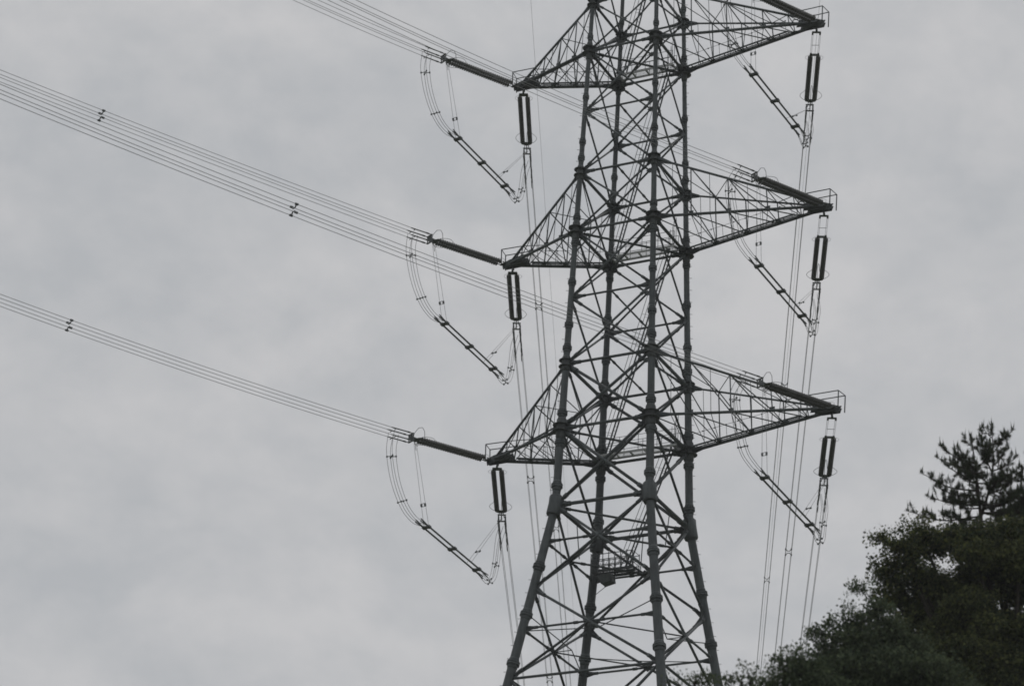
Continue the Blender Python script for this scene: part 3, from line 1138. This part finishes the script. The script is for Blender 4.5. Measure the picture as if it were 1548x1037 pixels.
def pine(label, Y, stems, branches, group, seed, fill=0):
    """stems and branches are pixel poly-lines at distance Y; twigs, needle tufts and upright shoots grow along them"""
    rnd = random.Random(seed)
    foot_x = stems[0][1][0]
    foot = at(stems[0][0][0], stems[0][0][1], Y)
    base = V((foot.x, Y, ground_z(foot.x, Y) - .2))
    root = empty('pine_tree', base, label, 'tree', group)
    tm, bm_, cm = MB(), MB(), MB()
    tufts, tdirs, cand = [], [], []
    for j, stm in enumerate(stems):
        pts = [at(x, y, Y) - base for x, y in stm]
        if j == 0:
            pts = [V((0, 0, 0))] + pts
        sp = smooth_path(pts, 4)
        n = len(sp)
        r0 = .1 if j == 0 else .05
        tm.tube(sp, [r0 * (1 - .93 * k / (n - 1)) + .008 for k in range(n)], 8)

    def candle(p, L, d=V((0, 0, 1))):
        cand.append((tuple(p), tuple(d * L)))

    def tuft(p, d):
        tufts.append(tuple(p))
        tdirs.append(tuple(d))

    def shoot(p, d, L):
        q = p + d * L * .6 + V((0, 0, L * .3))
        bm_.tube([p, p + d * L * .35, q], [.018, .013, .007], 4)
        for s in (.6, .78, .9, 1.0):
            tuft(p.lerp(q, s), (d + V((0, 0, .6))).normalized())
        if rnd.random() < .55:
            for _ in range(rnd.choice((1, 1, 2, 3))):
                candle(q + V((rnd.uniform(-.03, .03), rnd.uniform(-.03, .03), 0)), rnd.uniform(.14, .36), V((rnd.uniform(-.22, .22), rnd.uniform(-.2, .2), 1)).normalized())
    extra = []
    for _ in range(fill):
        y = rnd.uniform(700, 830)
        sx_ = rnd.choice((-1, 1))
        x0 = foot_x + rnd.uniform(-4, 10)
        reach = rnd.uniform(.35, 1.0) * (16 + (y - 690) * .62)
        extra.append((x0, y, x0 + sx_ * reach, y - rnd.uniform(2, 22), rnd.uniform(-1.2, 1.2), 1.1))
    for br in list(branches) + extra:
        x0, y0, x1, y1, dy, dn = br
        p0 = at(x0, y0, Y) - base
        p1 = at(x1, y1, Y + dy) - base
        L = (p1 - p0).length
        mid = p0.lerp(p1, .55) + V((0, 0, -.10 * L))
        pts = smooth_path([p0, mid, p1], 6)
        n = len(pts)
        bm_.tube(pts, [.028 * min(1, L / 1.2) * (1 - .75 * k / (n - 1)) + .006 for k in range(n)], 6)
        d0 = (p1 - p0).normalized()
        cnt = int(L / .105 * dn) + 4
        for k in range(cnt):
            s = .28 + .72 * (k + rnd.random()) / cnt
            c = pts[min(int(s * (n - 1)), n - 1)]
            side = V((rnd.gauss(0, 1), rnd.gauss(0, 1), rnd.gauss(0, .6)))
            d = (d0 * .5 + side * .9).normalized()
            shoot(c, d, rnd.choice((.2, .3, .4, .5, .62)) * (1.15 - .4 * s))
        shoot(p1, d0, .25)
        candle(p1 + d0 * .12 + V((0, 0, .08)), rnd.uniform(.3, .45), V((rnd.uniform(-.15, .15), 0, 1)).normalized())
    for stm in stems:
        p = at(*stm[-1], Y) - base
        candle(p, .38)
        for _ in range(3):
            candle(p + V((rnd.uniform(-.06, .06), 0, -.05)), rnd.uniform(.15, .3), V((rnd.uniform(-.4, .4), rnd.uniform(-.4, .4), 1)).normalized())
        for k in range(5):
            tuft(p + V((0, 0, -.08 * k)), V((rnd.uniform(-.3, .3), rnd.uniform(-.3, .3), 1)).normalized())
    trunk = tm.build('trunk', PBARK, root)
    bm_.build('branches', PBARK, trunk)
    T = np.array(tufts)
    Dr = np.array(tdirs)
    k = 26
    n = len(T)
    dirs = unit(Dr[:, None] * .75 + rng.normal(size=(n, k, 3)) * .75 + 0 * T[:, None]).reshape(-1, 3) if False else None
    a = Dr[:, None] * .75 + rng.normal(size=(n, k, 3)) * .8
    a = a / np.linalg.norm(a, axis=2, keepdims=True)
    L = rng.uniform(.08, .16, (n, k, 1))
    st_ = T[:, None] + rng.normal(size=(n, k, 3)) * .02
    en = st_ + a * L
    sd = np.cross(a, rng.normal(size=(n, k, 3)))
    sd = sd / np.linalg.norm(sd, axis=2, keepdims=True) * .0048
    v = np.stack([st_ - sd, st_ + sd, en], 2).reshape(-1, 3)
    cp, cdv = np.array([c[0] for c in cand]), np.array([c[1] for c in cand])
    for hx in ((.016, 0, 0), (0, .016, 0)):
        h = np.array(hx)
        v = np.concatenate([v, np.stack([cp - h, cp + h, cp + cdv], 1).reshape(-1, 3), np.stack([cp + cdv * .15 - h * 1.6, cp + cdv * .15 + h * 1.6, cp + cdv * .8], 1).reshape(-1, 3)])
    f = np.arange(len(v)).reshape(-1, 3)
    crown = mesh_np('crown', v, f, NEEDLE, root)
    return root


pine('tall pine with two slender leaders and upright new shoots against the sky', 90,
     [[(1486, 930), (1484, 800), (1478, 740), (1474, 700), (1469, 668)], [(1484, 778), (1492, 752), (1500, 720), (1501, 680), (1499, 642)], [(1512, 830), (1513, 790), (1512, 745)]],
     [(1500, 662, 1490, 652, 0, .8), (1501, 672, 1526, 655, 0, .8), (1501, 685, 1516, 660, .2, .8), (1501, 700, 1488, 680, -.3, 1), (1500, 705, 1520, 678, .3, 1), (1499, 712, 1532, 694, 0, .9), (1500, 715, 1485, 672, .3, .8),
      (1470, 676, 1462, 668, .1, 1), (1471, 680, 1482, 668, .2, 1), (1473, 694, 1448, 684, 0, 1), (1473, 700, 1427, 678, 0, .65), (1474, 706, 1422, 694, .3, .55), (1475, 706, 1494, 690, -.3, 1),
      (1476, 722, 1434, 706, -.3, 1), (1477, 730, 1455, 702, .4, 1), (1478, 742, 1399, 718, .1, .9), (1480, 748, 1420, 738, -.4, 1), (1482, 756, 1408, 752, .3, .75), (1483, 764, 1432, 750, .5, 1.2), (1483, 768, 1445, 760, -.5, 1.2),
      (1484, 780, 1378, 774, .0, .8), (1485, 784, 1430, 778, .4, 1.1), (1486, 792, 1455, 790, -.5, 1.1),
      (1497, 730, 1478, 716, .5, 1.1), (1498, 726, 1528, 716, .4, 1.2), (1497, 738, 1540, 716, 0, 1), (1495, 745, 1525, 730, -.4, 1.2), (1492, 752, 1470, 738, .4, 1.1), (1494, 748, 1512, 722, .5, 1.1),
      (1488, 768, 1530, 752, .3, 1.1), (1486, 776, 1545, 762, -.2, 1), (1512, 765, 1540, 740, .2, 1.1), (1513, 775, 1490, 765, .4, 1.1), (1513, 790, 1550, 772, 0, 1.1), (1512, 750, 1500, 742, -.3, 1.1), (1486, 788, 1515, 784, .3, 1.1)],
     G, 3, 15)
pine('dark pine cut by the right edge of the picture', 87,
     [[(1582, 930), (1580, 780), (1574, 700), (1566, 655)]],
     [(1572, 700, 1545, 708, 0, 1.2), (1573, 710, 1540, 726, .3, 1.3), (1575, 722, 1548, 742, -.2, 1.3), (1576, 735, 1536, 752, .1, 1.3), (1577, 748, 1545, 762, .4, 1.4), (1578, 760, 1532, 772, -.3, 1.2),
      (1579, 772, 1540, 782, .3, 1.3), (1572, 690, 1560, 680, 0, 1.2), (1576, 730, 1600, 720, 0, 1), (1578, 760, 1610, 750, .3, 1), (1580, 785, 1550, 796, .2, 1.3), (1580, 790, 1560, 790, .5, 1.3)],
     G, 9, 16)

# ------------------------------------------------------------------ thin haze volume, added to lift the dark tones
hz = MB()
hz.box((0, 0, 63), 1405, 1405, 66)
hm = bpy.data.materials.new('black_lift_haze')
hm.use_nodes = True
hn = hm.node_tree
hn.nodes.remove(hn.nodes['Principled BSDF'])
pv = hn.nodes.new('ShaderNodeVolumePrincipled')
pv.inputs['Color'].default_value = (.93, .95, .97, 1)
pv.inputs['Density'].default_value = .00028
hn.links.new(pv.outputs[0], hn.nodes['Material Output'].inputs['Volume'])
tag(hz.build('haze', hm), kind='stuff')

# ------------------------------------------------------------------ sky and light
SUN_EL, SUN_AZ = 62.0, 15.0
w = bpy.data.worlds.new('World')
scene.world = w
w.use_nodes = True
nt = w.node_tree
bg = nt.nodes['Background']
sky = nt.nodes.new('ShaderNodeTexSky')
sky.sky_type = 'NISHITA'
sky.sun_disc = False
sky.sun_elevation = R(SUN_EL)
sky.sun_rotation = R(SUN_AZ)
tc = nt.nodes.new('ShaderNodeTexCoord')
mp = nt.nodes.new('ShaderNodeMapping')
mp.inputs['Scale'].default_value = (1, 1, 1.5)
mp.inputs['Location'].default_value = (3.1, 1.7, .4)
n1 = nt.nodes.new('ShaderNodeTexNoise')
n1.inputs['Scale'].default_value = 13
n1.inputs['Detail'].default_value = 7
n1.inputs['Roughness'].default_value = .56
n1.inputs['Distortion'].default_value = .3
nt.links.new(tc.outputs['Generated'], mp.inputs['Vector'])
nt.links.new(mp.outputs['Vector'], n1.inputs['Vector'])
rp = nt.nodes.new('ShaderNodeValToRGB')
rp.color_ramp.elements[0].position = .37
rp.color_ramp.elements[0].color = (4.66, 4.78, 4.93, 1)
rp.color_ramp.elements[1].position = .63
rp.color_ramp.elements[1].color = (5.82, 5.78, 5.81, 1)
n2 = nt.nodes.new('ShaderNodeTexNoise')
n2.inputs['Scale'].default_value = 42
n2.inputs['Detail'].default_value = 6
n2.inputs['Roughness'].default_value = .6
nt.links.new(mp.outputs['Vector'], n2.inputs['Vector'])
mf = nt.nodes.new('ShaderNodeMix')
mf.data_type = 'FLOAT'
mf.inputs['Factor'].default_value = .3
nt.links.new(n1.outputs['Fac'], mf.inputs[2])
nt.links.new(n2.outputs['Fac'], mf.inputs[3])
nt.links.new(mf.outputs[0], rp.inputs['Fac'])
mix = nt.nodes.new('ShaderNodeMix')
mix.data_type = 'RGBA'
mix.inputs['Factor'].default_value = .96
nt.links.new(sky.outputs['Color'], mix.inputs[6])
nt.links.new(rp.outputs['Color'], mix.inputs[7])
nt.links.new(mix.outputs[2], bg.inputs['Color'])
bg.inputs['Strength'].default_value = .1

sd = bpy.data.lights.new('sun', 'SUN')
sd.energy = .6
sd.angle = R(25)
sd.color = (1, .97, .92)
so = bpy.data.objects.new('sun', sd)
COL.objects.link(so)
sdir = V((math.sin(R(SUN_AZ)) * math.cos(R(SUN_EL)), math.cos(R(SUN_AZ)) * math.cos(R(SUN_EL)), math.sin(R(SUN_EL))))
so.rotation_euler = (-sdir).to_track_quat('-Z', 'Y').to_euler()
so.location = (0, 0, 300)

scene.view_settings.view_transform = 'Standard'
scene.view_settings.look = 'None'
scene.view_settings.exposure = 0
scene.view_settings.gamma = 1
scene.cycles.max_bounces = 8
scene.cycles.filter_width = 1.7
